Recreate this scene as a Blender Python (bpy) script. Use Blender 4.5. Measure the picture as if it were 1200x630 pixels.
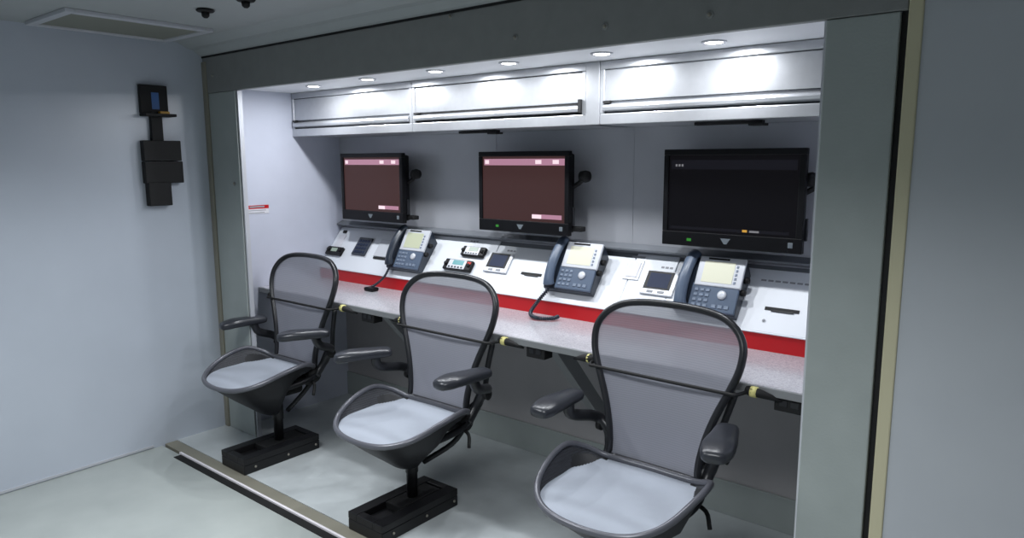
import bpy, bmesh, math, random
from mathutils import Vector, Matrix
random.seed(7)
for o in list(bpy.data.objects): bpy.data.objects.remove(o)
C = bpy.context.scene.collection
SC = bpy.context.scene

# ------------------------------------------------------------------ camera
cam_d = bpy.data.cameras.new('camera'); cam = bpy.data.objects.new('camera', cam_d); C.objects.link(cam)
Fv = Vector((-0.62554081, 0.76528058, -0.15180361)); Rv = Vector((0.77460789, 0.63243096, -0.00370027)); Uv = Rv.cross(Fv)
cam.matrix_world = Matrix(((Rv.x, Uv.x, -Fv.x, 0.0), (Rv.y, Uv.y, -Fv.y, -2.1778), (Rv.z, Uv.z, -Fv.z, 1.6395), (0, 0, 0, 1)))
cam_d.sensor_width = 36; cam_d.lens = 836.04 * 36 / 1200; cam_d.clip_start = 0.02
SC.camera = cam
# ------------------------------------------------------------------ world, lights, exposure
w = bpy.data.worlds.new('world'); SC.world = w; w.use_nodes = True
w.node_tree.nodes['Background'].inputs[0].default_value = (.55, .6, .7, 1); w.node_tree.nodes['Background'].inputs[1].default_value = .3
SC.view_settings.view_transform = 'Standard'; SC.view_settings.look = 'None'
SC.view_settings.exposure = 0.0; SC.view_settings.gamma = 1; SC.view_settings.use_curve_mapping = False

def area(name, loc, sx, sy, power, col=(1, 1, 1), rot=(0, 0, 0), spread=math.pi, shape='RECTANGLE'):
    l = bpy.data.lights.new(name, 'AREA'); l.shape = shape; l.size = sx
    if shape == 'RECTANGLE': l.size_y = sy
    l.energy = power; l.color = col; l.spread = spread
    o = bpy.data.objects.new(name, l); o.location = loc; o.rotation_euler = rot; C.objects.link(o); return o
COOL = (.93, .97, 1.0)
area('ceiling_lamp_light', (-2.55, -1.35, 2.262), .9, .5, 28, COOL, spread=2.3)
area('ceiling_lamp_light', (-.75, -1.55, 2.262), .9, .5, 28, COOL, spread=2.3)
SPOT_POWER = 5

# ------------------------------------------------------------------ materials
def s2l(c): return tuple((v / 255 / 12.92) if v / 255 <= .04045 else ((v / 255 + .055) / 1.055) ** 2.4 for v in c)
MATS = {}
def mat(name, rgb, rough=.5, metal=0., spec=.5, noise=None, bump=None, emit=None, coat=0., trans=0.):
    """rgb in 0-255. noise=(scale, rgb2, contrast 0..1); bump=(scale,strength)"""
    m = bpy.data.materials.new(name); m.use_nodes = True; nt = m.node_tree; b = nt.nodes['Principled BSDF']
    b.inputs['Base Color'].default_value = (*s2l(rgb), 1); b.inputs['Roughness'].default_value = rough
    b.inputs['Metallic'].default_value = metal; b.inputs['Specular IOR Level'].default_value = spec
    b.inputs['Coat Weight'].default_value = coat
    tc = nt.nodes.new('ShaderNodeTexCoord')
    if noise:
        n = nt.nodes.new('ShaderNodeTexNoise'); n.inputs['Scale'].default_value = noise[0]; n.inputs['Detail'].default_value = 5
        r = nt.nodes.new('ShaderNodeValToRGB'); h = (1 - noise[2]) / 2
        r.color_ramp.elements[0].position = .5 - h; r.color_ramp.elements[0].color = (*s2l(rgb), 1)
        r.color_ramp.elements[1].position = .5 + h; r.color_ramp.elements[1].color = (*s2l(noise[1]), 1)
        nt.links.new(tc.outputs['Object'], n.inputs['Vector']); nt.links.new(n.outputs['Fac'], r.inputs[0]); nt.links.new(r.outputs[0], b.inputs['Base Color'])
    if bump:
        n = nt.nodes.new('ShaderNodeTexNoise'); n.inputs['Scale'].default_value = bump[0]; n.inputs['Detail'].default_value = 3
        bp = nt.nodes.new('ShaderNodeBump'); bp.inputs['Strength'].default_value = bump[1]; bp.inputs['Distance'].default_value = .002
        nt.links.new(tc.outputs['Object'], n.inputs['Vector']); nt.links.new(n.outputs['Fac'], bp.inputs['Height']); nt.links.new(bp.outputs[0], b.inputs['Normal'])
    if emit:
        b.inputs['Emission Color'].default_value = (*s2l(emit[0]), 1); b.inputs['Emission Strength'].default_value = emit[1]
    if trans:   # woven mesh: part of the light goes between the threads
        out = nt.nodes['Material Output']; t = nt.nodes.new('ShaderNodeBsdfTransparent'); mx = nt.nodes.new('ShaderNodeMixShader')
        wv = nt.nodes.new('ShaderNodeTexWave'); wv.bands_direction = 'Z' if trans > 0 else 'X'; wv.inputs['Scale'].default_value = 38; wv.inputs['Distortion'].default_value = .6
        mr = nt.nodes.new('ShaderNodeMapRange'); a = abs(trans); mr.inputs[3].default_value = max(0, a - .06); mr.inputs[4].default_value = a + .06
        nt.links.new(tc.outputs['Object'], wv.inputs['Vector']); nt.links.new(wv.outputs['Fac'], mr.inputs[0]); nt.links.new(mr.outputs[0], mx.inputs[0])
        nt.links.new(b.outputs[0], mx.inputs[1]); nt.links.new(t.outputs[0], mx.inputs[2]); nt.links.new(mx.outputs[0], out.inputs['Surface'])
    MATS[name] = m; return m
M_header = mat('header_panel', (126, 128, 127), .6, .05, noise=(14, (140, 142, 141), .1), bump=(160, .3))
M_pillar = mat('pillar_panel', (152, 159, 157), .5, .05, noise=(7, (168, 175, 173), .1), bump=(120, .25))
M_endwall = mat('end_wall_panel', (184, 191, 202), .25, 0, noise=(3, (194, 201, 212), .1))
M_inwall = mat('alcove_side_panel', (196, 200, 214), .35, 0, noise=(9, (204, 208, 222), .1))
M_back = mat('alcove_back_panel', (172, 174, 180), .33, .15, noise=(5, (186, 188, 194), .1))
M_lower = mat('lower_back_panel', (168, 165, 166), .5, 0, noise=(6, (182, 179, 180), .1))
M_ceil = mat('ceiling_panel', (160, 165, 166), .6, 0, noise=(5, (168, 172, 173), .1))
M_floor = mat('floor_vinyl', (154, 160, 158), .35, 0, noise=(4, (174, 180, 177), .25))
M_plat = mat('platform_vinyl', (170, 176, 178), .28, 0, noise=(5, (206, 212, 214), .3))
M_tan = mat('tan_threshold', (142, 139, 126), .5, .2)
M_white_edge = mat('bright_metal_edge', (235, 230, 235), .4, 0)
M_rubber = mat('black_rubber', (8, 8, 9), .8)
M_soffit = mat('white_soffit', (232, 233, 236), .5)
M_alu = mat('brushed_aluminium', (182, 184, 188), .32, .65, noise=(30, (194, 196, 200), .1))
M_alu_dark = mat('grey_seam', (70, 73, 78), .5, .3)
M_trim = mat('pale_edge_trim', (200, 202, 208), .35, .3)
M_cream = mat('cream_trim', (196, 190, 160), .5)
M_desk = mat('speckled_laminate', (150, 150, 156), .25, 0, noise=(160, (205, 202, 208), .45), coat=.2)
M_deskedge = mat('grey_edge_band', (138, 140, 142), .5)
M_red = mat('red_stripe', (190, 14, 24), .4)
M_white = mat('white_console', (226, 230, 236), .4)
M_ledge = mat('grey_ledge', (120, 124, 130), .5, .2)
M_black = mat('black_plastic', (13, 13, 16), .4, spec=.25)
M_blackm = mat('black_matte', (12, 12, 14), .7)
M_base = mat('black_painted_steel', (17, 17, 20), .45, .1)
M_frame = mat('graphite_plastic', (32, 33, 37), .35)
M_carrier = mat('dark_carrier_plastic', (26, 27, 31), .5, spec=.3)
M_pad = mat('black_arm_pad', (44, 46, 52), .3)
M_mesh = mat('grey_back_mesh', (148, 149, 160), .6, 0, trans=.19)
M_seat = mat('pale_seat_mesh', (158, 164, 175), .6, 0, trans=.06, bump=(300, .2))
M_seatedge = mat('shaded_seat_mesh', (48, 50, 56), .6, 0, trans=.14)  # same seat mesh, colour darkened to paint in shade on the steep wings
M_rim = mat('silver_grey_rim', (92, 93, 100), .3, .2)
M_slate = mat('slate_plastic', (82, 96, 116), .35)
M_slate_d = mat('dark_slate_plastic', (40, 48, 60), .3)
M_silver = mat('silver_plastic', (205, 208, 214), .35, .1)
M_key = mat('phone_key', (120, 132, 150), .4)
M_lcd = mat('pale_lcd', (205, 205, 185), .3, emit=((215, 215, 195), .25))
M_lcdg = mat('green_lcd', (186, 190, 162), .3, emit=((186, 190, 162), .1))
M_teal = mat('teal_lcd', (90, 150, 155), .3, emit=((90, 150, 155), .2))
M_pale_lcd = mat('pale_green_lcd', (150, 165, 150), .3, emit=((150, 165, 150), .15))
M_scr = mat('brown_screen', (14, 10, 10), .3, spec=.15, emit=((66, 45, 45), 1))
M_scrp = mat('pink_screen_band', (40, 30, 30), .25, emit=((176, 128, 150), 1))
M_scrw = mat('white_screen_icon', (60, 60, 60), .25, emit=((250, 225, 235), 1))
M_scrk = mat('black_screen', (5, 5, 7), .3, spec=.15, emit=((12, 11, 14), 1))
M_scrk2 = mat('dark_grey_screen_band', (8, 8, 10), .3, spec=.15, emit=((22, 22, 28), 1))
M_scrt = mat('grey_screen_text', (20, 20, 20), .3, emit=((120, 120, 125), 1))
M_scry = mat('amber_screen_text', (40, 30, 10), .3, emit=((200, 150, 60), 1))
M_navy = mat('navy_display', (44, 52, 74), .5, spec=.15)
M_logo = mat('grey_logo', (110, 118, 124), .4)
M_green = mat('green_lamp', (30, 90, 30), .4, emit=((50, 130, 40), .6))
M_yellow = mat('yellow_tag', (222, 214, 140), .5)
M_redspot = mat('red_button', (200, 60, 50), .5)
M_lamp = mat('lit_lens', (255, 255, 255), .4, emit=((255, 255, 255), 14))
M_lab_w = mat('label_white', (220, 220, 226), .5)
M_diff = mat('dull_diffuser', (128, 130, 118), .5)
M_screw = mat('dull_screw', (150, 146, 136), .4, .5)
M_mark = mat('grey_print', (150, 152, 158), .6)
M_wallr = mat('right_wall_panel', (178, 182, 188), .5, 0, noise=(4, (188, 192, 197), .1))
M_amber = mat('amber_spot', (200, 150, 50), .5)
M_blue = mat('blue_label', (40, 90, 150), .5)

# ------------------------------------------------------------------ mesh helpers
def link(name, bm, m, parent=None, smooth=False, bevel=0, seg=2):
    me = bpy.data.meshes.new(name); bmesh.ops.recalc_face_normals(bm, faces=bm.faces); bm.to_mesh(me); bm.free()
    o = bpy.data.objects.new(name, me); C.objects.link(o); me.materials.append(m)
    if smooth:
        for p in me.polygons: p.use_smooth = True
    if bevel:
        b = o.modifiers.new('bevel', 'BEVEL'); b.width = bevel; b.segments = seg; b.limit_method = 'ANGLE'; b.angle_limit = .6
    if parent: o.parent = parent
    return o
def tag(o, label=None, cat=None, group=None, kind=None):
    if label: o['label'] = label
    if cat: o['category'] = cat
    if group: o['group'] = group
    if kind: o['kind'] = kind
    return o
def empty(name, loc, label, cat, group=None, rz=0):
    o = bpy.data.objects.new(name, None); o.location = loc; o.rotation_euler = (0, 0, rz); C.objects.link(o)
    o.empty_display_size = .05
    return tag(o, label, cat, group)
ID = lambda p: Vector(p)
def box(bm, lo, hi, T=ID):
    vs = [bm.verts.new(T((x, y, z))) for x in (lo[0], hi[0]) for y in (lo[1], hi[1]) for z in (lo[2], hi[2])]
    for f in ((0, 1, 3, 2), (4, 6, 7, 5), (0, 4, 5, 1), (2, 3, 7, 6), (0, 2, 6, 4), (1, 5, 7, 3)): bm.faces.new([vs[i] for i in f])
    return bm
def B(*boxes, T=ID):
    bm = bmesh.new()
    for lo, hi in boxes: box(bm, lo, hi, T)
    return bm
def loft(bm, rings, caps=True, closed=True):
    vr = [[bm.verts.new(p) for p in r] for r in rings]; n = len(vr[0])
    for a, b in zip(vr, vr[1:]):
        for i in range(n if closed else n - 1):
            j = (i + 1) % n; bm.faces.new((a[i], a[j], b[j], b[i]))
    if caps:
        bm.faces.new(vr[0][::-1]); bm.faces.new(vr[-1])
    return vr
def smoothpts(pts, n=6, closed=False):
    P = [Vector(p) for p in pts]; out = []; N = len(P)
    for i in range(N if closed else N - 1):
        p1, p2 = P[i], P[(i + 1) % N]
        p0 = P[i - 1] if (i > 0 or closed) else p1 * 2 - p2
        p3 = P[(i + 2) % N] if (i + 2 < N or closed) else p2 * 2 - p1
        for k in range(n):
            t = k / n
            out.append(.5 * ((2 * p1) + (p2 - p0) * t + (2 * p0 - 5 * p1 + 4 * p2 - p3) * t * t + (3 * p1 - p0 - 3 * p2 + p3) * t ** 3))
    if not closed: out.append(P[-1])
    return out
def tube(bm, pts, rad, k=10, closed=False, up=(0, 0, 1), flat=1.0):
    P = [Vector(p) for p in pts]; N = len(P); R = rad if hasattr(rad, '__len__') else [rad] * N
    rings = []; prev = None
    for i in range(N):
        a = P[i - 1] if (i or closed) else P[i]; b = P[(i + 1) % N] if (i < N - 1 or closed) else P[i]
        t = (b - a).normalized()
        if prev is None:
            u = Vector(up); 
            if abs(u.dot(t)) > .95: u = Vector((1, 0, 0))
        else: u = prev
        u = (u - t * u.dot(t)).normalized(); prev = u; v = t.cross(u)
        rings.append([P[i] + (u * math.cos(2 * math.pi * j / k) * flat + v * math.sin(2 * math.pi * j / k)) * R[i] for j in range(k)])
    if closed:
        vr = [[bm.verts.new(p) for p in r] for r in rings]
        for q in range(N):
            A, D = vr[q], vr[(q + 1) % N]
            for j in range(k): bm.faces.new((A[j], A[(j + 1) % k], D[(j + 1) % k], D[j]))
    else: loft(bm, rings)
    return bm
def lathe(bm, prof, k=24, T=ID):
    rings = [[T((r * math.cos(2 * math.pi * j / k), r * math.sin(2 * math.pi * j / k), z)) for j in range(k)] for r, z in prof]
    loft(bm, rings); return bm
def struct(name, bm, m, **k):
    o = link(name, bm, m, **k); o['kind'] = 'structure'; return o

# ------------------------------------------------------------------ setting
XL, XP, XR = -4.10, -3.763, -.635          # end wall, left pillar edge, right pillar edge
XW, YB = -3.994, .872                      # alcove left side, alcove back
ZS, ZH, ZC, ZF = 2.023, 2.228, 2.30, 2.055  # (ZF: underside of the light box) soffit, header top, ceiling
XE, YR = 1.7, -3.3                         # far side wall, wall behind the camera
struct('floor', B(((XL - .1, YR, -.12), (XE + .1, -.447, -.006))), M_floor)
struct('floor_platform', B(((XL - .1, -.312, -.12), (-.3, YB + .1, 0))), M_plat)
struct('trim_1', B(((XL, -.385, -.05), (-.3, -.314, -.001))), M_tan, bevel=.002)
struct('trim_2', B(((XL + .2, -.398, -.05), (-.3, -.386, .004))), M_white_edge)
struct('trim_3', B(((XL + .22, -.44, -.05), (-.3, -.399, -.004))), M_rubber)
struct('trim_4', B(((XL, -.446, -.05), (-.3, -.4, -.007))), M_floor)
bm = bmesh.new()                              # end wall with its stepped-in top corner under the ceiling cove
loft(bm, [[(x, YR, -.1), (x, 0.02, -.1), (x, 0.02, ZH), (x, -.13, ZC + .02), (x, YR, ZC + .02)] for x in (XL - .08, XL)])
struct('wall_left', bm, M_endwall)
struct('trim_5', B(((XL, YR, 0), (XL + .006, -.45, .012))), M_trim)
struct('wall_right', B(((XE, YR, -.1), (XE + .08, .2, ZC))), M_wallr)
struct('wall_rear', B(((XL - .1, YR - .08, -.1), (XE + .1, YR, ZC))), M_wallr)
bm = bmesh.new()                              # ceiling, its cove running down to the header
loft(bm, [[(x, YR, ZC), (x, -.150, ZC), (x, -.135, ZC - .004), (x, -.085, ZC - .03), (x, -.05, ZC - .034), (x, -.02, ZH + .012), (x, .02, ZH), (x, .02, ZC + .08), (x, YR, ZC + .08)] for x in (XL - .1, XE + .1)])
struct('ceiling', bm, M_ceil)
struct('wall_header', B(((XL, 0, ZS + .002), (-.430, .03, ZH + .02))), M_header, bevel=.003)
struct('trim_6', B(((XL, -.004, ZH - .004), (-.430, .012, ZH + .006))), M_blackm)
struct('wall_pillar_left', B(((XL + .045, 0, 0), (XP, .03, ZS))), M_pillar, bevel=.004)
struct('trim_7', B(((XL, -.01, 0), (XL + .042, .02, ZS + .18))), M_tan, bevel=.006)
struct('trim_8', B(((XP - .012, -.003, 0), (XP + .0, .034, ZS))), M_pillar)
struct('trim_9', B(((XP + .001, .006, .0), (XP + .014, .032, ZS - .001))), M_trim)
struct('wall_pillar_right', B(((XR, 0, 0), (-.447, .03, ZS))), M_pillar, bevel=.004)
struct('trim_10', B(((XR - .006, .006, 0), (XR - .0005, .030, ZS - .001))), M_trim)
struct('trim_11', B(((-.428, -.006, 0), (-.392, .03, ZH))), M_cream, bevel=.004)
struct('trim_12', B(((-.447, .015, 0), (-.428, .03, ZH))), M_blackm)
struct('wall_front', B(((-.392, 0, -.1), (XE, .05, ZC + .02))), M_wallr)
struct('trim_13', B(((XL + .05, .03, ZF), (-.4, .53, ZF + .03))), M_soffit)     # lit underside of the header box
struct('wall_alcove_left', B(((XW - .03, .03, 0), (XW, YB, ZF))), M_inwall)
struct('wall_alcove_right', B(((-.5, .03, 0), (-.47, YB, ZF))), M_inwall)
struct('wall_alcove_back', B(((XW - .03, YB, .86), (-.47, YB + .04, ZF + .03))), M_back)
struct('wall_alcove_lower', B(((XW - .03, YB, -.02), (-.47, YB + .04, .859))), M_lower)
struct('baseboard_back', B(((XW, YB - .012, 0), (-.5, YB - .0005, .165))), M_pillar, bevel=.003)
struct('trim_14', B(((XW, .532, ZF + .0), (-.5, YB, ZF + .03))), M_alu)
struct('trim_15', B(((-2.606, YB - .002, 1.2), (-2.600, YB, 1.79)), ((-1.74, YB - .002, 1.2), (-1.734, YB, 1.79))), M_back)

# screws on header and pillars
def screw(x, z, label, y=0.0):
    r = empty('panel_screw', (x, y, z), label, 'screw')
    Tm = lambda p: Vector((p[0], -p[2], p[1]))
    link('washer', lathe(bmesh.new(), [(.013, 0), (.013, .002), (.008, .004)], 20, Tm), M_header, r)
    link('screw_head', lathe(bmesh.new(), [(.007, .003), (.006, .008), (.002, .009)], 16, Tm), M_screw, r, smooth=True)
for x, z, d in ((-2.096, 2.212, 'rusty screw at the top edge of the grey header, just under the ceiling cove'), (-1.759, 2.094, 'screw in the header left of the one above the middle cabinet joint'),
                (-1.363, 2.089, 'screw in the header, second from the right pillar'), (-.983, 2.081, 'screw in the header closest to the right pillar'),
                (-3.826, 1.508, 'single screw on the left pillar level with the first monitor'), (-3.99, 2.12, 'screw in the top left corner of the header beside the end wall')):
    screw(x, z, d)

# ------------------------------------------------------------------ ceiling fittings
f = empty('ceiling_light', (-3.80, -.56, ZC), 'unlit square ceiling light with pale frame above the end wall', 'light')
link('light_frame', B(((-.25, -.34, -.018), (.25, -.30, 0)), ((-.25, .30, -.018), (.25, .34, 0)), ((-.25, -.30, -.018), (-.21, .30, 0)), ((.21, -.30, -.018), (.25, .30, 0))), M_trim, f, bevel=.003)
link('diffuser', B(((-.21, -.30, -.010), (.21, .30, -.001))), M_diff, f)
for x, y, d in ((-3.13, -.485, 'black ceiling nozzle nearer to the unlit square ceiling light'), (-2.80, -.485, 'black ceiling nozzle cut by the top edge, farther from the square ceiling light')):
    r = empty('ceiling_nozzle', (x, y, ZC), d, 'nozzle')
    link('flange', lathe(bmesh.new(), [(.034, 0), (.04, -.006), (.034, -.012), (.018, -.014)], 24), M_blackm, r, smooth=True)
    link('nozzle_tip', lathe(bmesh.new(), [(.018, -.012), (.016, -.03), (.008, -.038)], 20), M_blackm, r, smooth=True)
for x, y, d in ((-2.55, -1.35, 'lit ceiling light panel over the aisle in front of the middle chair'), (-.75, -1.55, 'lit ceiling light panel over the aisle in front of the right pillar')):
    r = empty('ceiling_light', (x, y, ZC), d, 'light')
    link('light_frame', B(((-.5, -.3, -.03), (.5, -.26, 0)), ((-.5, .26, -.03), (.5, .3, 0)), ((-.5, -.26, -.03), (-.46, .26, 0)), ((.46, -.26, -.03), (.5, .26, 0))), M_trim, r)
    link('diffuser', B(((-.46, -.26, -.012), (.46, .26, -.001))), M_lab_w, r)

# downlights in the soffit
names = ['leftmost of the six lit downlights over the console', 'second lit downlight from the left over the console', 'third lit downlight from the left, right of the first cabinet joint',
         'fourth lit downlight, over the middle cabinet', 'fifth lit downlight, just left of the wide cabinet joint', 'lit downlight closest to the right pillar']
for x, y, d in zip((-3.49, -2.99, -2.48, -2.035, -1.577, -1.117), (.325, .30, .29, .295, .32, .34), names):
    r = empty('downlight', (x, y, ZF), d, 'light', 'downlights in the soffit')
    link('trim_ring', lathe(bmesh.new(), [(.046, 0), (.044, -.005), (.036, -.006), (.034, -.001)], 28), M_trim, r, smooth=True)
    link('lens', lathe(bmesh.new(), [(.033, -.0015), (.03, -.005), (.012, -.007)], 28), M_lamp, r, smooth=True)
    area('downlight_beam', (x, y, ZF - .012), .055, .055, SPOT_POWER, (.93, .96, 1), shape='DISK')

# ------------------------------------------------------------------ overhead cabinets
YC, ZCB = .511, 1.787
def cabinet(x0, x1, label, opened=False):
    r = empty('overhead_cabinet', ((x0 + x1) / 2, YC, ZCB), label, 'cabinet', None)
    a = (x0 - x1) / 2; b = -a; H = ZF - ZCB - .002
    link('body', B(((a, .012, 0), (b, YB - YC - .002, .012)), ((a, .012, H - .012), (b, YB - YC - .002, H)), ((a, .012, .012), (a + .012, YB - YC - .002, H - .012)), ((b - .012, .012, .012), (b, YB - YC - .002, H - .012)), ((a, YB - YC - .012, .012), (b, YB - YC - .002, H - .012))), M_alu, r)
    link('face_frame', B(((a, 0, 0), (b, .012, .046)), ((a, 0, H - .034), (b, .012, H)), ((a, 0, .046), (a + .022, .012, H - .034)), ((b - .022, 0, .046), (b, .012, H - .034))), M_alu, r, bevel=.003)
    d = link('door', B(((a + .021, .004, .098), (b - .021, .012, H - .038))), M_alu, r, bevel=.003)
    link('seam', B(((a + .019, .009, .046), (b - .019, .011, H - .034))), M_alu_dark if not opened else M_blackm, r)
    bm = bmesh.new()
    loft(bm, [[(x, .006, .088), (x, -.008, .082), (x, -.013, .072), (x, -.010, .060), (x, .006, .053 + (.004 if opened else 0))] for x in (a + .021, b - .021)])
    link('handle', bm, M_alu, d, smooth=False)
    link('handle_end', B(((a + .022, -.012, .088), (a + .055, .005, .099))), M_blackm, d)
    if opened: link('handle_end', B(((b - .034, -.014, .056), (b - .020, .004, .112))), M_blackm, d)
    return r
cabinet(XW + .002, -2.887, 'aluminium overhead cabinet beside the white side wall, leftmost')
cabinet(-2.885, -1.775, 'middle aluminium overhead cabinet with a dark gap under its handle rail', True)
cabinet(-1.703, -.503, 'aluminium overhead cabinet above the rightmost black monitor')
tag(link('cabinet_joint_strip', B(((-1.774, YC - .004, ZCB), (-1.704, YC + .02, ZF - .002)), ), M_alu, bevel=.003), 'pale vertical strip between the middle and right overhead cabinets', 'strip')

# warning label on the alcove side wall
r = empty('wall_label', (XW + .001, .232, 1.345), 'red and white warning label on the white side wall', 'label')
def XWp(p): return Vector(p)
ang = 0
link('label_sheet', B(((0, -.08, -.03), (.0015, .08, .022))), M_lab_w, r)
link('label_band', B(((.0015, -.08, .0), (.0022, .08, .022))), M_red, r)
link('label_print', B(((.0022, -.05, .007), (.0027, .05, .017)), ((.0016, -.06, -.012), (.0021, .06, -.008)), ((.0016, -.06, -.026), (.0021, .05, -.022))), M_mark, r)

# ------------------------------------------------------------------ end wall equipment (cut by the photo's left side)
r = empty('wall_radio_rack', (XL, -.26, 1.35), 'black equipment bracket with stacked boxes mounted on the white end wall', 'bracket')
link('lower_box', B(((.001, -.12, .04), (.05, .005, .17))), M_blackm, r, bevel=.004)
link('main_box', B(((.001, -.13, .165), (.045, .082, .285)), ((.001, -.13, .288), (.045, .078, .40))), M_blackm, r, bevel=.004)
link('stem', B(((.001, -.07, .4), (.03, -.01, .56))), M_blackm, r)
sh = link('shelf', B(((.001, -.12, .53), (.08, .05, .545))), M_blackm, r, bevel=.003)
link('amber_tag', B(((.03, -.03, .546), (.06, .02, .558))), M_amber, sh)
up = link('upper_box', B(((.001, -.12, .546), (.028, .03, .70))), M_blackm, r, bevel=.003)
link('blue_label', B(((.0285, -.06, .57), (.0295, -.02, .66))), M_blue, up)

# ------------------------------------------------------------------ desk
YD, ZD, YS, ZR = .209, .860, .673, .932
r = empty('console_desk', (-2.25, YD, 0), 'long speckled grey worktop with a red stripe running under the console', 'desk')
def rel(bm, o=r):
    for v in bm.verts: v.co -= o.location
    return bm
link('worktop', rel(B(((XW + .002, YD + .006, ZD - .028), (-.502, YB - .001, ZD)))), M_desk, r)
link('edge_band', rel(B(((XW + .002, YD, ZD - .03), (-.502, YD + .0058, ZD - .001)))), M_deskedge, r, bevel=.002)
link('red_stripe', rel(B(((XW + .002, YS, ZD + .0005), (-.502, YS + .012, ZR)))), M_red, r)
for i, x in enumerate((-3.0, -1.86, -.62)):
    bm = bmesh.new()
    for (dx0, dx1) in ((0, .05),):
        loft(bm, [[(x + dx, YD + .10, ZD - .030), (x + dx, YD + .20, ZD - .030), (x + dx, YB - .08, .40), (x + dx, YB - .002, .33), (x + dx, YB - .002, .25), (x + dx, YB - .12, .34)] for dx in (dx0, dx1)])
    link('brace', rel(bm), M_deskedge, r, bevel=.003)

# sloped console: (u, v, w): u = x, v up the slope, w out of it
ev = Vector((0, YB - YS, 1.184 - ZR)); LS = ev.length; ev /= LS; ew = Vector((0, -ev.z, ev.y)); O = Vector((0, YS, ZR))
def SL(p): return O + Vector((p[0], 0, 0)) + ev * p[1] + ew * p[2]
r = empty('sloped_console', (-2.25, YS, ZD), 'white sloping equipment console running along the back of the worktop', 'console')
bm = bmesh.new()
loft(bm, [[(x, YS - .004, ZR + .0), (x, YS - .006, ZR + .004), tuple(SL((x, LS, 0))), (x, YB - .003, 1.184), (x, YB - .003, ZD + .001), (x, YS + .013, ZD + .001), (x, YS + .013, ZR)] for x in (XW + .002, -.502)])
link('console_body', rel(bm, r), M_white, r)
bm = bmesh.new()
loft(bm, [[(x, YB - .05, 1.205), (x, YB - .05, 1.212), (x, YB - .001, 1.232), (x, YB - .001, 1.19)] for x in (XW + .002, -.502)])
link('grey_ledge', rel(bm, r), M_ledge, r)
for u0, u1, v1 in ((XW + .004, -3.285, .318), (-3.28, -2.565, .3185), (-2.56, -1.70, .292), (-1.695, -1.475, .318), (-1.47, -.504, .298)):
    link('panel', rel(B(((u0, .004, .0005), (u1, v1, .008)), T=SL), r), M_white, r, bevel=.002)
link('grey_ledge_strip', rel(B(((XW + .003, .29, .0003), (-.503, .3195, .003)), T=SL), r), M_ledge, r)
def C_T(u, v, w=.008):      # transform for things lying on the slope, local origin at (u, v)
    return lambda p: SL((u + p[0], v + p[1], w + p[2]))
def on_slope(name, u, v, label, cat, group=None, w=.008):
    r = bpy.data.objects.new(name, None); C.objects.link(r); r.empty_display_size = .03
    r.matrix_world = Matrix(((1, 0, 0, 0), (0, ev.y, ew.y, 0), (0, ev.z, ew.z, 0), (0, 0, 0, 1))); r.location = SL((u, v, w + .0002))
    return tag(r, label, cat, group)
# devices let into the panels (local coordinates: u right, v up, w out)
r = on_slope('console_module', -3.92, .17, 'pale strip module with a black socket at the far left of the console', 'module')
link('pale_strip', B(((-.035, -.03, 0), (.03, .085, .006))), M_lab_w, r, bevel=.002)
link('socket', B(((-.018, .10, 0), (.014, .118, .010))), M_blackm, r)
r = on_slope('radio_head', -3.905, .122, 'black radio control head at the far left of the console', 'radio')
link('case', B(((-.078, -.03, 0), (.078, .03, .022))), M_black, r, bevel=.004)
link('display', B(((-.03, -.008, .022), (.03, .018, .0235))), M_pale_lcd, r)
for dx in (-.058, .056): link('knob', lathe(bmesh.new(), [(.012, .022), (.011, .032), (.004, .033)], 18, lambda p, dx=dx: Vector((p[0] + dx, p[1] + .004, p[2]))), M_blackm, r, smooth=True)
r = on_slope('keypad', -3.665, .18, 'dark square keypad left of the first phone', 'keypad')
link('keypad_plate', B(((-.075, -.072, 0), (.075, .075, .003))), M_silver, r, bevel=.002)
link('case', B(((-.066, -.065, .003), (.066, .066, .014))), M_slate_d, r, bevel=.004)
bm = bmesh.new()
for i in range(4):
    for j in range(4): box(bm, (-.05 + i * .027, -.052 + j * .027, .014), (-.05 + i * .027 + .02, -.052 + j * .027 + .018, .018))
link('keys', bm, M_navy, r, bevel=.002)
r = on_slope('card_reader', -3.46, .185, 'light grey card reader plate with a black slot beside the first phone', 'reader')
link('plate', B(((-.066, -.06, 0), (.066, .066, .006))), M_silver, r, bevel=.003)
link('slot', B(((-.055, -.078, 0), (.066, -.064, .006))), M_blackm, r)
def radio(u, v, wd, ht, lcd, label, red=False):
    r = on_slope('radio_head', u, v, label, 'radio')
    link('case', B(((-wd / 2, -ht / 2, 0), (wd / 2, ht / 2, .024))), M_black, r, bevel=.006)
    link('face', B(((-wd * .33, -ht * .42, .024), (wd * .3, ht * .42, .027))), M_silver, r, bevel=.002)
    link('display', B(((-wd * .17, -.004, .027), (wd * .22, ht * .36, .0285))), lcd, r)
    for dx in (-wd * .42, wd * .41): link('knob', lathe(bmesh.new(), [(.011, .024), (.010, .034), (.004, .035)], 18, lambda p, dx=dx: Vector((p[0] + dx, p[1], p[2]))), M_blackm, r, smooth=True)
    if red: link('red_button', B(((wd * .34, .006, .024), (wd * .46, .022, .0275))), M_redspot, r)
    bm = bmesh.new()
    for k in range(5): box(bm, (-wd * .28 + k * wd * .115, -ht * .36, .027), (-wd * .28 + k * wd * .115 + .012, -ht * .22, .0295))
    link('keys', bm, M_slate_d, r)
radio(-2.71, .225, .17, .062, M_pale_lcd, 'black radio control head with pale display, upper of the two right of the first phone')
radio(-2.775, .128, .21, .068, M_teal, 'black radio control head with teal display and red button, lower of the pair', True)
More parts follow.
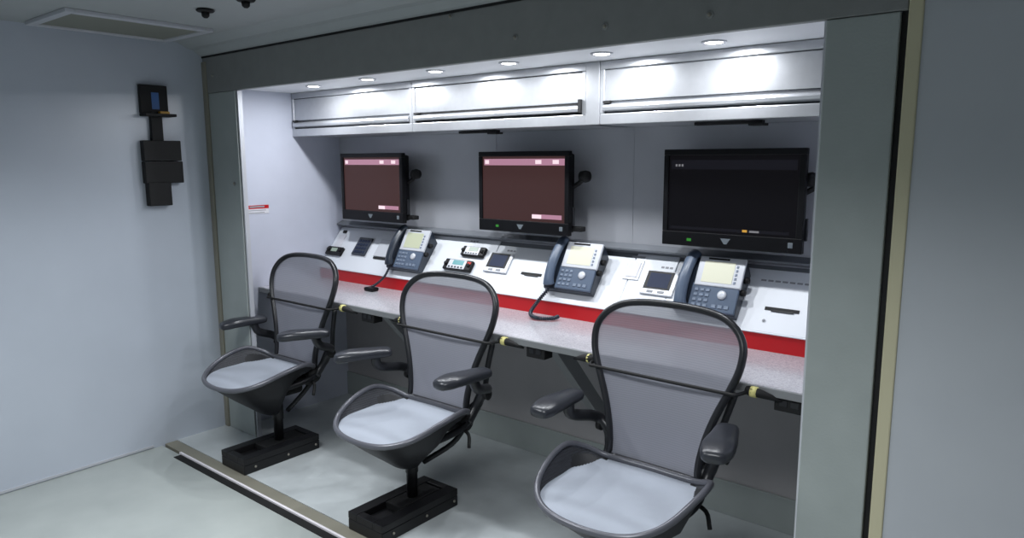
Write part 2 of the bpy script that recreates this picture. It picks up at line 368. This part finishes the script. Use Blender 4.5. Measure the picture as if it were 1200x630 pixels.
def tablet(u, v, wd, ht, m, label):
    r = on_slope('touch_panel', u, v, label, 'touch panel')
    link('case', B(((-wd / 2, -ht / 2, 0), (wd / 2, ht / 2, .012))), M_silver, r, bevel=.004)
    link('bezel', B(((-wd * .43, -ht * .28, .012), (wd * .38, ht * .44, .014))), M_black, r)
    link('display', B(((-wd * .33, -ht * .22, .014), (wd * .3, ht * .36, .0148))), m, r)
    link('button', B(((-wd * .28, -ht * .43, .012), (-wd * .10, -ht * .34, .0145)), ((wd * .05, -ht * .43, .012), (wd * .24, -ht * .34, .0145))), M_mark, r, bevel=.001)
tablet(-2.505, .178, .165, .125, M_navy, 'silver framed touch panel between the two radio heads and the middle phone')
tablet(-1.527, .168, .165, .13, M_navy, 'silver framed touch panel left of the rightmost phone')
def slot(u, v, wd, label):
    r = on_slope('drive_slot', u, v, label, 'slot')
    link('slot_frame', B(((-wd / 2, -.008, 0), (wd / 2, .008, .003))), M_blackm, r, bevel=.002)
    link('tongue', B(((-wd * .3, -.012, .0005), (wd * .35, -.006, .006))), M_black, r)
slot(-2.262, .135, .135, 'black slot in the white console left of the middle phone')
slot(-.955, .112, .14, 'black slot in the white console beside the right pillar')
r = on_slope('switch_plate', -1.685, .225, 'small white switch plate right of the middle phone', 'plate')
link('plate', B(((-.042, -.055, 0), (.042, .055, .005))), M_silver, r, bevel=.003)
link('rocker', B(((-.03, -.04, .005), (.03, .04, .008))), M_lab_w, r, bevel=.002)
link('print_line', B(((-.036, .068, -.0), (.036, .078, .001))), M_mark, r)
for u, v, n, label in ((-2.755, .30, 3, 'small grey caption printed above the upper radio head'), (-2.46, .262, 3, 'small grey caption printed above the middle touch panel'), (-1.52, .255, 3, 'small grey caption printed above the right touch panel')):
    r = on_slope('panel_caption', u, v, label, 'caption')
    link('print_line', B(*[((-.03 + k * .022, -.005, 0), (-.03 + k * .022 + .016, .005, .0008)) for k in range(n)]), M_mark, r)
r = on_slope('panel_caption', -.965, .243, 'two grey caption lines on the white panel beside the right pillar', 'caption')
link('print_line', B(*[((-.11 + k * .03, -.004, 0), (-.11 + k * .03 + .022, .004, .0008)) for k in range(7)]), M_mark, r)
r = on_slope('panel_button', -1.015, .055, 'tiny grey round button low on the rightmost white panel', 'button')
link('button_cap', lathe(bmesh.new(), [(.007, 0), (.006, .004), (.002, .005)], 16), M_mark, r, smooth=True)
link('button_ring', lathe(bmesh.new(), [(.010, 0), (.0095, .0015), (.0072, .0016)], 16), M_silver, r)

# ------------------------------------------------------------------ phones
def phone(u, v, label, lcd, cord=None, face=M_silver):
    r = on_slope('desk_phone', u, v, label, 'phone', None)
    W, H = .335, .25
    bm = bmesh.new()                                     # wedge body: thin at the bottom, thick at the top
    def prof(x): return [(x, 0, .0), (x, 0, .035), (x, .012, .044), (x, H - .012, .082), (x, H, .076), (x, H - .03, 0)]
    loft(bm, [prof(.0), prof(.285)]); link('base_body', bm, M_slate_d, r, bevel=.004)
    top = lambda x, y, w: (x, y, .0435 + (y - .012) * .0385 / .226 + w)
    def slab(x0, x1, y0, y1, w0, w1):
        bm = bmesh.new(); loft(bm, [[top(x0, y0, w0), top(x1, y0, w0), top(x1, y1, w0), top(x0, y1, w0)], [top(x0, y0, w1), top(x1, y0, w1), top(x1, y1, w1), top(x0, y1, w1)]]); return bm
    link('keypad_face', slab(.072, .283, .002, .125, -.004, .008), M_slate, r, bevel=.004)
    fc = link('display_face', slab(.080, .288, .112, .246, -.002, .013), face, r, bevel=.004)
    link('display', slab(.108, .245, .128, .222, .013, .0145), lcd, fc)
    link('logo_strip', slab(.12, .215, .231, .239, .013, .0145), M_blackm, fc)
    bm = bmesh.new()
    for i in range(3):
        for j in range(4):
            x, y = .088 + i * .026, .018 + j * .023
            loft(bm, [[top(x, y, .008), top(x + .019, y, .008), top(x + .019, y + .013, .008), top(x, y + .013, .008)], [top(x + .002, y + .001, .012), top(x + .017, y + .001, .012), top(x + .017, y + .012, .012), top(x + .002, y + .012, .012)]])
    link('number_keys', bm, M_key, r)
    link('navigation_key', lathe(bmesh.new(), [(.020, 0), (.019, .006), (.008, .0075)], 24, lambda p: Vector(top(.215 + p[0], .078 + p[1], .008 + p[2]))), M_silver, r, smooth=True)
    bm = bmesh.new()
    for i in range(3): 
        x = .180 + i * .028
        loft(bm, [[top(x, .018, .008), top(x + .02, .018, .008), top(x + .02, .034, .008), top(x, .034, .008)], [top(x + .001, .019, .012), top(x + .019, .019, .012), top(x + .019, .033, .012), top(x + .001, .033, .012)]])
    link('function_keys', bm, M_key, r); bm = bmesh.new()
    for k in range(5):
        y = .13 + k * .018
        loft(bm, [[top(.252, y, .013), top(.262, y, .013), top(.262, y + .01, .013), top(.252, y + .01, .013)], [top(.253, y, .016), top(.261, y, .016), top(.261, y + .009, .016), top(.253, y + .009, .016)]])
    link('side_keys', bm, M_key, r)
    for y in (.11, .17): link('side_knob', lathe(bmesh.new(), [(.014, 0), (.013, .018), (.006, .02)], 16, lambda p, y=y: Vector((.285 + p[2], y + p[0], .045 + p[1]))), M_blackm, r, smooth=True)
    hs = [(.042, .010, .055), (.040, .03, .070), (.038, .08, .086), (.038, .14, .096), (.040, .20, .096), (.042, .245, .090), (.043, .262, .076)]
    P = smoothpts(hs, 5); n = len(P); rad = []
    for i in range(n):
        t = i / (n - 1); rad.append(.026 + .007 * abs(2 * t - 1) ** 3 - (.012 if i in (0, n - 1) else 0))
    h = link('handset', tube(bmesh.new(), P, rad, 14, up=(0, 0, 1), flat=.75), M_slate_d if face is M_silver and lcd is not M_lcd else M_slate, r, smooth=True)
    link('earpiece', lathe(bmesh.new(), [(.026, .045), (.027, .068), (.02, .082)], 20, lambda p: Vector((.043 + p[0], .228 + p[1], p[2]))), M_blackm, h, smooth=True)
    link('mouthpiece', lathe(bmesh.new(), [(.024, .030), (.025, .05), (.02, .065)], 20, lambda p: Vector((.042 + p[0], .034 + p[1], p[2]))), M_blackm, h, smooth=True)
    return r
phone(-3.318, .045, 'slate blue desk phone with green display, leftmost of the three', M_lcdg)
phone(-2.125, .052, 'slate blue desk phone with a cord looping over the red stripe, middle of the three', M_lcd)
phone(-1.408, .036, 'slate blue desk phone with pale display below the black right monitor', M_lcd)
def coil(path, rc=.011, rt=.0042, turns=9):
    P = smoothpts(path, 10); n = len(P); pts = []; prev = Vector((1, 0, 0)); K = turns * 10
    for i in range(K + 1):
        t = i / K * (n - 1); a = int(min(t, n - 2)); p = P[a].lerp(P[a + 1], t - a); tg = (P[a + 1] - P[a]).normalized()
        u = (prev - tg * prev.dot(tg)).normalized(); prev = u; v = tg.cross(u); an = 2 * math.pi * i / 10
        pts.append(p + (u * math.cos(an) + v * math.sin(an)) * rc)
    return tube(bmesh.new(), pts, rt, 6)
tag(link('phone_cord', coil([(-2.083, .660, 1.0), (-2.120, .61, .93), (-2.125, .565, .885), (-2.07, .54, .874), (-2.0, .57, .874), (-1.99, .615, .878)], .0065, .0042, 42), M_slate_d, smooth=True), 'coiled grey handset cord looping onto the worktop from the middle phone', 'cord')
r = empty('phone_cord', (-3.33, .56, ZD), 'thin handset cord ending in a black clip on the worktop under the leftmost phone', 'cord')
link('cord', rel(coil([(-3.276, .660, 1.0), (-3.290, .625, .94), (-3.325, .585, .895), (-3.34, .57, .885)], .005, .0035, 24), r), M_slate_d, r, smooth=True)
link('clip', rel(B(((-3.37, .53, ZD + .001), (-3.29, .585, ZD + .024))), r), M_black, r, bevel=.008)

# ------------------------------------------------------------------ monitors
def monitor(x0, x1, z0, z1, label, style):
    y0, y1 = .715, .79
    r = empty('monitor', ((x0 + x1) / 2, .75, z0), label, 'monitor', None)
    def b(*bs): return rel(B(*bs), r)
    link('casing', b(((x0 + .012, y0 + .02, z0 + .012), (x1 - .012, y1, z1 - .012))), M_black, r, bevel=.012)
    bz = link('bezel', b(((x0, y0, z0), (x1, y0 + .03, z0 + .062)), ((x0, y0, z1 - .026), (x1, y0 + .03, z1)), ((x0, y0, z0 + .062), (x0 + .024, y0 + .03, z1 - .026)), ((x1 - .026, y0, z0 + .062), (x1, y0 + .03, z1 - .026))), M_black, r, bevel=.003)
    sx0, sx1, sz0, sz1 = x0 + .024, x1 - .026, z0 + .062, z1 - .026
    s = link('screen', b(((sx0, y0 + .008, sz0), (sx1, y0 + .012, sz1))), M_scr if style else M_scrk, r)
    Y = y0 + .0065
    if style:
        h = sz1 - sz0; W = sx1 - sx0
        link('screen_band', b(((sx0 + .012, Y, sz1 - .045), (sx1 - .004, Y + .001, sz1 - .012))), M_scrp, s)
        for q0, q1 in ((.035, .085), (.66, .73), (.86, .93)): link('screen_icon', b(((sx0 + W * q0, Y - .001, sz1 - .038), (sx0 + W * q1, Y, sz1 - .018))), M_scrw, s)
        link('screen_footer', b(((sx0 + W * .62, Y, sz0 + .016), (sx1 - .02, Y + .001, sz0 + .038))), M_scrp, s)
        link('screen_icon', b(((sx0 + W * .62, Y - .001, sz0 + .016), (sx0 + W * .73, Y, sz0 + .036))), M_scrw, s)
    else:
        link('screen_band', b(((sx0 + .01, Y, sz1 - .06), (sx1 - .01, Y + .001, sz1 - .02)), ((sx0 + .01, Y, sz0 + .01), (sx1 - .03, Y + .001, sz0 + .022))), M_scrk2, s)
        link('screen_text', b(*[((sx0 + .03 + k * .014, Y - .001, sz1 - .048), (sx0 + .03 + k * .014 + .008, Y, sz1 - .038)) for k in range(3)], ((sx0 + .37, Y - .001, sz0 + .012), (sx0 + .41, Y, sz0 + .02))), M_scrt, s)
        link('screen_text', b(((sx0 + .34, Y - .001, sz0 + .012), (sx0 + .36, Y, sz0 + .022))), M_scry, s)
    cx = (x0 + x1) / 2 - .01; cz = z0 + .033
    bm = bmesh.new(); loft(bm, [[(cx - .022, y, cz + .010), (cx + .022, y, cz + .010), (cx + .006, y, cz - .014), (cx - .006, y, cz - .014)] for y in (y0 - .001, y0 + .002)])
    link('logo', rel(bm, r), M_logo, bz)
    link('power_button', b(((x1 - .055, y0 - .002, z0 + .022), (x1 - .035, y0 + .002, z0 + .044))), M_logo, bz, bevel=.002)
    if style != 1: link('indicator_lamp', b(((x0 + .12, y0 - .001, z0 + .022), (x0 + .14, y0 + .002, z0 + .034))), M_green, bz)
    arm = link('mount_arm', b(((cx - .06, y1, z0 + .14), (cx + .06, y1 + .02, z0 + .26)), ((cx - .02, y1 + .02, z0 + .17), (cx + .02, YB - .001, z0 + .23))), M_blackm, r, bevel=.003)
    # side knob and cable bracket behind the right edge
    link('side_knob', rel(lathe(bmesh.new(), [(.010, -.03), (.026, -.026), (.030, 0), (.026, .018), (.01, .024)], 20, lambda p: Vector((x1 + (.055 if style else .004) + p[2], y1 - .01 + p[1], z1 - .125 + p[0]))), r), M_blackm, r, smooth=True)
    link('knob_shaft', rel(tube(bmesh.new(), [(x1 - .04, y1 - .02, z1 - .19), (x1 + .012, y1 - .005, z1 - .16), (x1 + (.055 if style else .004), y1 - .01, z1 - .125)], .012, 10), r), M_blackm, r, smooth=True)
    if style: link('cable_bracket', b(((x1 - .03, y1 - .03, z0 + .02), (x1 + .045, y1 + .015, z0 + .045))), M_blackm, r, bevel=.005)
    link('side_control', b(((x1 - .004, y0 + .034, z0 + .05), (x1 + .006, y0 + .05, z0 + .14))), M_frame, r, bevel=.002)
monitor(-3.785, -3.205, 1.262, 1.680, 'black monitor showing a brown screen, leftmost, next to the white side wall', 1)
monitor(-2.595, -2.005, 1.262, 1.680, 'black monitor showing a brown screen, above the middle phone and radio heads', 2)
monitor(-1.495, -.885, 1.262, 1.680, 'black monitor with a dark blank screen, closest to the right pillar', 0)
for x0, x1, l in ((-1.3, -1.02, 'thin black mounting rail under the cabinets over the right monitor'), (-2.62, -2.36, 'thin black mounting rail under the cabinets over the middle monitor')):
    r = empty('cabinet_rail', ((x0 + x1) / 2, .60, ZCB), l, 'rail')
    link('rail_bar', rel(B(((x0, .59, ZCB - .014), (x1, .62, ZCB - .001))), r), M_blackm, r, bevel=.002)
    link('rail_end', rel(B(((x1 - .05, .575, ZCB - .022), (x1 + .01, .63, ZCB - .012))), r), M_blackm, r, bevel=.002)

# ------------------------------------------------------------------ boxes under the worktop front
def outlet(x, label):
    r = empty('outlet_box', (x, YD + .04, ZD - .03), label, 'outlet')
    link('box_body', B(((-.050, -.03, -.048), (.050, .03, 0))), M_blackm, r, bevel=.003)
    link('socket', B(((-.032, -.033, -.028), (-.006, -.0305, -.008)), ((.006, -.033, -.028), (.032, -.0305, -.008))), M_frame, r)
outlet(-2.955, 'black outlet box under the worktop between the first and second chair')
outlet(-1.83, 'black outlet box under the worktop between the second and third chair')
outlet(-.745, 'black outlet box under the worktop beside the right pillar')

# ------------------------------------------------------------------ chairs
BZ = [(.500, .184), (.56, .184), (.63, .195), (.70, .214), (.77, .240), (.84, .270), (.90, .292), (.95, .300), (.99, .297), (1.025, .280), (1.055, .250), (1.078, .205), (1.090, .145), (1.095, .075), (1.096, 0)]
def by(z, s): # y of the back surface at height z; s = lateral fraction -1..1; local y, chair origin at the post
    t = (z - .5) / .6
    return .085 + .13 * t + .022 * math.sin(math.pi * min(1, max(0, t * 1.15))) * -.6 + .030 * (1 - s * s)
SEAT = [(0, .095, .500), (.10, .092, .500), (.19, .085, .505), (.255, .045, .535), (.285, -.02, .560), (.290, -.09, .556), (.280, -.17, .538), (.262, -.24, .515), (.230, -.30, .494), (.175, -.350, .478), (.10, -.378, .470), (0, -.388, .468)]
def mirror_loop(h): return [Vector(p) for p in h] + [Vector((-p[0], p[1], p[2])) for p in h[-2:0:-1]]
def chair(xc, label, pads, xpost, base_vis=True):
    Y0 = -.04
    r = empty('mesh_office_chair', (xc, 0, 0), label, 'chair', None)
    dx = xpost - xc
    # back mesh
    bm = bmesh.new(); N = 16; rows = []
    zz = smoothpts([(h, 0, z) for z, h in BZ], 3)
    for p in zz:
        h = max(p.x, .002); rows.append([bm.verts.new((h * s, by(p.z, s * h / .3), p.z)) for s in [(-1 + 2 * k / N) for k in range(N + 1)]])
    for a, b in zip(rows, rows[1:]):
        for i in range(N): bm.faces.new((a[i], a[i + 1], b[i + 1], b[i]))
    link('backrest', bm, M_mesh, r, smooth=True)
    half = [(h, by(z, h / .3), z) for z, h in BZ]
    half = [Vector((p.x, by(p.z, p.x / .3), p.z)) for p in smoothpts([(h, 0, z) for z, h in BZ], 3)]
    loop = half + [Vector((-p.x, p.y, p.z)) for p in half[-2::-1]]
    loop += smoothpts([(-.184, by(.5, .6), .500), (-.09, by(.5, .3), .497), (.0, by(.5, 0), .496), (.09, by(.5, .3), .497), (.184, by(.5, .6), .500)], 3)[1:-1]
    bf = link('back_frame', tube(bmesh.new(), loop, .0135, 10, closed=True, up=(0, 1, 0), flat=1.25), M_frame, r, smooth=True)
    # spine behind the back
    sp = bmesh.new()
    for s in (-1, 1):
        tube(sp, smoothpts([(s * .05, .10, .40), (s * .10, .19, .46), (s * .19, .215, .56), (s * .235, .20, .70), (s * .275, .19, .82)], 5), .013, 8)
    link('back_support', sp, M_frame, r, smooth=True)
    # seat
    rim = smoothpts(mirror_loop(SEAT), 4, closed=True)
    cen = Vector((0, -.12, .49)); n = len(rim)
    def inset(p, f, dz, fy=None):
        q = cen + (p - cen) * f; q.y = cen.y + (p.y - cen.y) * (fy if fy else f); q.z = p.z + dz; return q
    flatz = lambda p, q: .486 + (p.y - cen.y) * (.03) - max(0, -.22 - p.y) * .09
    ring0 = rim
    ringm = []; ring1 = []
    for p in rim:
        side = max(0, min(1, (p.z - .500) / .05)); rear = 1 if p.y > .07 else 0
        f1 = .955 - .115 * side + .02 * rear; f0 = (1 + f1) / 2 - .01 * side
        q = cen + (p - cen) * f0; q.z = p.z * .45 + flatz(p, 0) * .55; ringm.append(q)
        q = cen + (p - cen) * f1; q.z = flatz(q, 0) + .002; ring1.append(q)
    bm = bmesh.new(); loft(bm, [ring0, ringm, ring1], caps=False); link('seat_edge', bm, M_seatedge, r, smooth=True)
    bm = bmesh.new(); rings = [ring1]
    for f in (.8, .55, .3, .1):
        rings.append([Vector((cen.x + (p.x - cen.x) * f, cen.y + (p.y - cen.y) * f, flatz(cen + (p - cen) * f, 0) - .006 * (1 - f))) for p in ring1])
    vr = loft(bm, rings, caps=False); bm.faces.new(vr[-1]); link('seat', bm, M_seat, r, smooth=True)
    link('seat_frame', tube(bmesh.new(), rim, .0115, 8, closed=True, flat=1.1), M_rim, r, smooth=True)
    # carrier below the seat
    bm = bmesh.new(); rings = []
    for f, dz, sh in ((1.0, -.010, 0), (.86, -.050, .0), (.62, -.115, .01), (.40, -.175, .025), (.26, -.215, .035), (.16, -.23, .04)):
        ring = []
        for p in rim:
            k = max(0, min(1, (p.y + .14) / .2)); fx = f * (1 - .45 * k)
            if f > .98: ring.append(Vector((p.x, p.y, p.z - .010))); continue
            ring.append(Vector((p.x * fx + dx * (1 - f), cen.y + (p.y - cen.y) * f * (1 - .45 * k) + sh * 1.3, .478 + dz)))
        rings.append(ring)
    vr = loft(bm, rings, caps=False); bm.faces.new(vr[-1]); link('seat_carrier', bm, M_carrier, r, smooth=True)
    # tilt mechanism with levers
    tm = link('tilt_housing', B(((dx - .055, -.12, .335), (dx + .055, .10, .415)), ((dx - .17, .04, .405), (dx + .17, .12, .455))), M_blackm, r, bevel=.02, seg=3)
    for s in (-1, 1):
        link('side_strut', tube(bmesh.new(), smoothpts([(s * .19, .10, .445), (s * .15, .05, .36), (dx + s * .05, -.01, .255)], 4), .013, 8), M_carrier, tm, smooth=True)
        link('side_rail', tube(bmesh.new(), smoothpts([(s * .20, .10, .46), (s * .215, .02, .445), (s * .19, -.10, .425), (s * .12, -.20, .40)], 4), .016, 8), M_carrier, tm, smooth=True)
        link('tilt_lever', tube(bmesh.new(), smoothpts([(s * .17, .08, .43), (s * .24, .06, .42), (s * .27, .03, .375)], 4), .008, 8), M_blackm, tm, smooth=True)
        link('pivot', lathe(bmesh.new(), [(.008, -.02), (.038, -.018), (.040, .018), (.008, .02)], 18, lambda p, s=s: Vector((s * .19 + p[2], .09 + p[0], .46 + p[1]))), M_blackm, tm, smooth=True)
    # arms
    for s, (px, py, pz, pyaw) in zip((-1, 1), pads):
        c, sn = math.cos(pyaw), math.sin(pyaw)
        def PT(x, y, z): return Vector((px + x * c - y * sn, py + x * sn + y * c, pz + z))
        prof = [(-.138, .024, .50), (-.125, .040, .85), (-.08, .053, 1.05), (-.02, .052, 1.05), (.04, .045, 1), (.09, .041, .95), (.12, .036, .8), (.13, .022, .5)]
        bm = bmesh.new(); rings = []
        for (y, hw, th) in smooth3(prof):
            ring = []
            for k in range(16):
                a = 2 * math.pi * k / 16; cx_, sx_ = math.cos(a), math.sin(a)
                ring.append(PT(math.copysign(abs(cx_) ** .7, cx_) * hw + s * .012 * math.sin((y + .13) * 6), y, math.copysign(abs(sx_) ** .7, sx_) * .0245 * th - max(0, -y - .06) * .12))
            rings.append(ring)
        loft(bm, rings); pad = link('armrest', bm, M_pad, r, smooth=True)
        a0 = PT(0, .05, -.012); st = smoothpts([a0, (a0.x + s * .004, a0.y + .03, pz - .07), (s * .275, .15, pz - .115), (s * .225, .165, pz - .16), (s * .208, .15, .52), (s * .20, .10, .455)], 5)
        link('arm_stem', tube(bmesh.new(), st, [.023] * (len(st) - 6) + [.021] * 6, 10), M_frame, pad, smooth=True)
        link('arm_knob', lathe(bmesh.new(), [(.006, -.012), (.022, -.011), (.024, .008), (.006, .012)], 16, lambda p, s=s: Vector((s * .262 + p[2], .165 + p[0], pz - .150 + p[1]))), M_blackm, pad, smooth=True)
    # post and floor block
    link('post', lathe(bmesh.new(), [(.026, .086), (.026, .20), (.030, .205), (.030, .37)], 20, lambda p: Vector((p[0] + dx, p[1] + Y0 + .0, p[2]))), M_base, r, smooth=True)
    b_ = link('floor_block', B(((dx - .115, -.325, .0), (dx + .115, .145, .052))), M_base, r, bevel=.004)
    link('slide_rail', B(((dx - .115, -.325, .0525), (dx - .055, .145, .085)), ((dx + .055, -.325, .0525), (dx + .115, .145, .085)), ((dx - .055, -.325, .0525), (dx + .055, -.285, .085)), ((dx - .055, .105, .0525), (dx + .055, .145, .085))), M_base, b_, bevel=.003)
    link('slide_plate', B(((dx - .05, -.16, .0525), (dx + .05, .09, .086))), M_blackm, b_, bevel=.003)
    for yy in (-.26, -.06, .12):
        link('bolt', lathe(bmesh.new(), [(.007, 0), (.006, .004), (.002, .005)], 12, lambda p, yy=yy: Vector((dx + .115 + p[2], yy + p[0], .03 + p[1]))), M_screw, b_, smooth=True)
    return r
def smooth3(P, n=3):
    return [tuple(v) for v in smoothpts(P, n)]
rad_ = math.radians
chair(-3.475, 'grey mesh office chair closest to the end wall, under the leftmost monitor', ((-.285, -.03, .715, -rad_(12)), (.285, -.02, .728, -rad_(30))), -3.45)
chair(-2.325, 'grey mesh office chair in the middle of the row', ((-.285, -.09, .733, -rad_(32)), (.325, -.06, .733, -rad_(8))), -2.355)
chair(-1.197, 'grey mesh office chair closest to the camera and the right pillar', ((-.295, -.07, .738, -rad_(3)), (.325, -.055, .738, rad_(16))), -1.20)

# straps that tie each backrest to the worktop
def strap(xc, label, z=.835):
    r = empty('tie_strap', (xc, .12, z), label, 'strap', None)
    pts = []
    zl = z + .0
    hw = .285
    pts = [(xc - hw - .06, YD + .03, ZD - .036), (xc - hw - .035, YD - .012, z + .0), (xc - hw - .012, by(z, .95) - .012, z), (xc - hw + .02, by(z, .9) - .02, z)]
    pts += [(xc + k * .08, by(z, .9) - .021, z) for k in (-2, -1, 0, 1, 2)]
    pts += [(xc + hw - .02, by(z, .9) - .02, z), (xc + hw + .012, by(z, .95) - .012, z), (xc + hw + .035, YD - .012, z + .0), (xc + hw + .06, YD + .03, ZD - .036)]
    P = smoothpts([Vector(p) - r.location for p in pts], 4)
    link('cord', tube(bmesh.new(), P, .0068, 8), M_blackm, r, smooth=True)
    for s in (-1, 1):
        hx = s * (hw + .055)
        hk = link('hook', rel(tube(bmesh.new(), smoothpts([(xc + hx - s * .03, YD - .012, z + .006), (xc + hx + s * .02, YD - .012, z + .002), (xc + hx + s * .09, YD + .012, ZD - .042)], 4), [.014, .018, .018, .017, .016, .014, .011, .008, .005], 8), r), M_blackm, r, smooth=True)
        link('yellow_tag', rel(lathe(bmesh.new(), [(.006, -.014), (.0195, -.012), (.0195, .010), (.006, .012)] if s > 0 else [(.004, -.006), (.0185, -.005), (.0185, .004), (.004, .005)], 14, lambda p: Vector((xc + hx + p[2], YD - .012 + p[0], z + .004 + p[1]))), r), M_yellow, hk, smooth=True)
strap(-3.475, 'black elastic strap with yellow tag tying the leftmost chair back to the worktop')
strap(-2.325, 'black elastic strap with yellow tag tying the middle chair back to the worktop')
strap(-1.197, 'black elastic strap with yellow tag tying the nearest chair back to the worktop')
